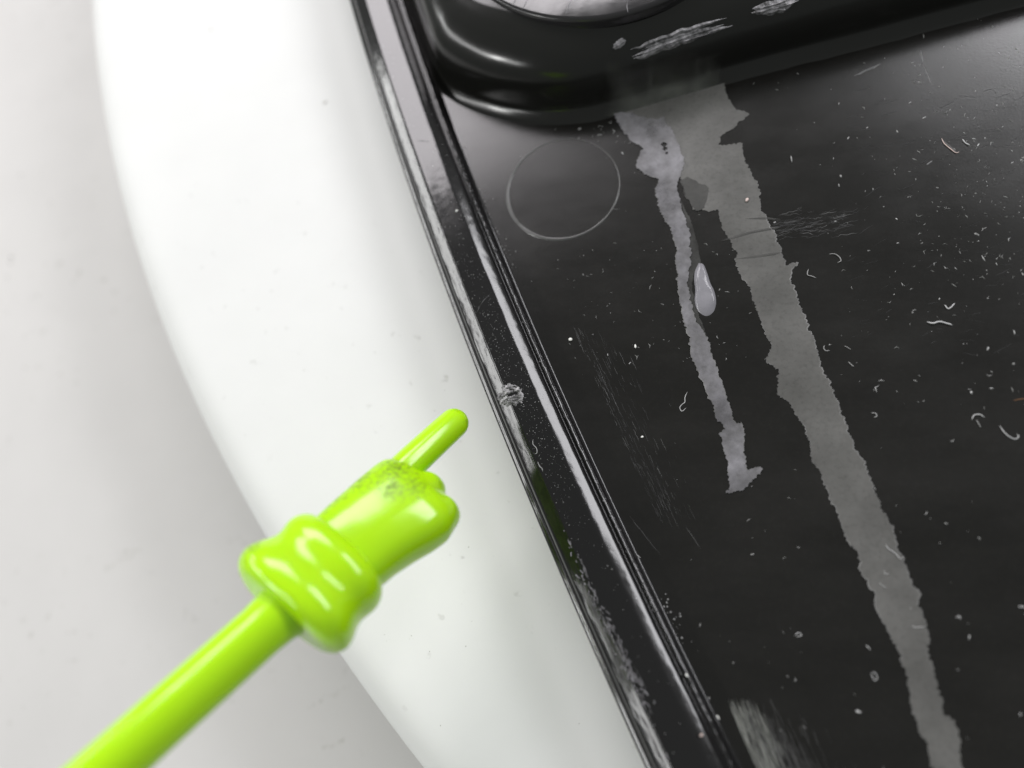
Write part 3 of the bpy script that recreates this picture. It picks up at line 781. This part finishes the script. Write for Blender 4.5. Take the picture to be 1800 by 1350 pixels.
def balls(pts, rads):
    """overlapping balls strung along points (a, b, c): melted into one form by the voxel remesh"""
    V, Fc = [], []; nr, ns = 10, 16
    for i in range(len(pts) - 1):
        for k in range(5):
            f = k / 5; p = [pts[i][q] * (1 - f) + pts[i+1][q] * f for q in range(3)]; r = (rads[i] * (1 - f) + rads[i+1] * f) * K
            c = hp(*p); b = len(V)
            V += [c + Vector((0, 0, r))]
            for u in range(1, nr):
                th = math.pi * u / nr
                for w_ in range(ns):
                    ph = 2 * math.pi * w_ / ns; V.append(c + Vector((math.sin(th) * math.cos(ph), math.sin(th) * math.sin(ph), math.cos(th))) * r)
            V += [c - Vector((0, 0, r))]; e = len(V) - 1
            for w_ in range(ns):
                Fc.append((b, b + 1 + w_, b + 1 + (w_ + 1) % ns)); Fc.append((e, e - ns + (w_ + 1) % ns, e - ns + w_))
                for u in range(nr - 2):
                    o_ = b + 1 + u * ns; Fc.append((o_ + w_, o_ + ns + w_, o_ + ns + (w_ + 1) % ns, o_ + (w_ + 1) % ns))
    return V, Fc
def join(*ms):
    V, Fc = [], []
    for v, f in ms:
        b = len(V); V += v; Fc += [tuple(i + b for i in q) for q in f]
    return V, Fc
# stick, slightly flared where it meets the cuff
V, Fc = loft([(-900, -45, 45, -45, 45, 2, 0), (-200, -45.5, 45.5, -45.5, 45.5, 2, 0), (-60, -46, 46, -46, 46, 2, 0), (-30, -49, 49, -49, 49, 2, 0), (-12, -56, 56, -55, 55, 2, 0), (10, -62, 62, -58, 58, 2, 0)])
part("stick", V, Fc, MATS['lime'])
# cuff: two soft rolls
V, Fc = loft([(-20, -84, 84, -62, 62, 2.3, 6), (-17, -106, 104, -78, 78, 2.4, 7), (-6, -122, 120, -88, 88, 2.5, 7), (10, -128, 126, -92, 92, 2.6, 6), (26, -125, 123, -90, 89, 2.6, 5), (40, -117, 114, -87, 85, 2.6, 4), (54, -109, 108, -84, 81, 2.6, 2),
              (66, -109, 107, -83, 82, 2.6, 1), (80, -115, 111, -83, 86, 2.6, 0), (94, -115, 111, -83, 86, 2.6, 0), (108, -109, 105, -80, 81, 2.6, 0), (116, -102, 99, -73, 74, 2.5, 0), (120, -86, 86, -64, 64, 2.4, 0)])
def local(u): return u
gc = [hp(8, -100, 62)]
part("cuff", V, Fc, lime_dirty([(gc[0].x, gc[0].y, gc[0].z, 2.2)]), .3, 14)
# fist: the back of the hand, and three curled fingers
palm = loft([(98, -84, 84, -58, 60, 2.6, 0), (120, -89, 90, -60, 64, 2.7, 0), (150, -90, 92, -62, 66, 2.7, 0), (190, -91, 100, -64, 66, 2.8, 0), (225, -93, 110, -66, 65, 2.8, 0), (258, -94, 115, -68, 63, 2.8, 0),
             (280, -93, 108, -64, 58, 2.7, 0), (294, -84, 76, -56, 46, 2.5, 0), (304, -66, 40, -44, 34, 2.3, 0)])
c1 = balls([(250, 2, 24), (298, 12, 8), (306, 14, -14), (290, 14, -38), (240, 10, -54)], (32, 33, 33, 31, 28))
c2 = balls([(235, 62, 20), (276, 68, 4), (283, 68, -16), (268, 66, -38), (225, 60, -54)], (36, 39, 39, 36, 31))
th = balls([(180, -66, -16), (225, -72, -34), (262, -50, -54), (280, -22, -64)], (26, 26, 24, 22))
V, Fc = join(palm, c1, c2, th)
g7, g8 = hp(165, -82, 36), hp(235, -8, 64)
g1, g2, g3, g4 = hp(270, -42, 54), hp(215, -80, 34), hp(300, -60, 34), hp(268, 18, 56)
part("fist", V, Fc, lime_dirty([(g1.x, g1.y, g1.z, 4.6), (g2.x, g2.y, g2.z, 4.2), (g3.x, g3.y, g3.z, 3.0), (g4.x, g4.y, g4.z, 2.4), (g7.x, g7.y, g7.z, 3.0), (g8.x, g8.y, g8.z, 2.6)]), .28, 18)
V, Fc = capsule([(268, -48, 6), (310, -50, 8), (360, -52, 8), (400, -54, 7), (436, -55.5, 6)], (34, 33.5, 33, 32.5, 32), 28)
g5, g6 = hp(455, -66, 20), hp(452, -38, 14)
part("finger", V, Fc, lime_dirty([(g5.x, g5.y, g5.z, 1.5), (g6.x, g6.y, g6.z, 1.3)]))
for o_ in list(bpy.data.objects):
    if "_o" in o_: del o_["_o"]
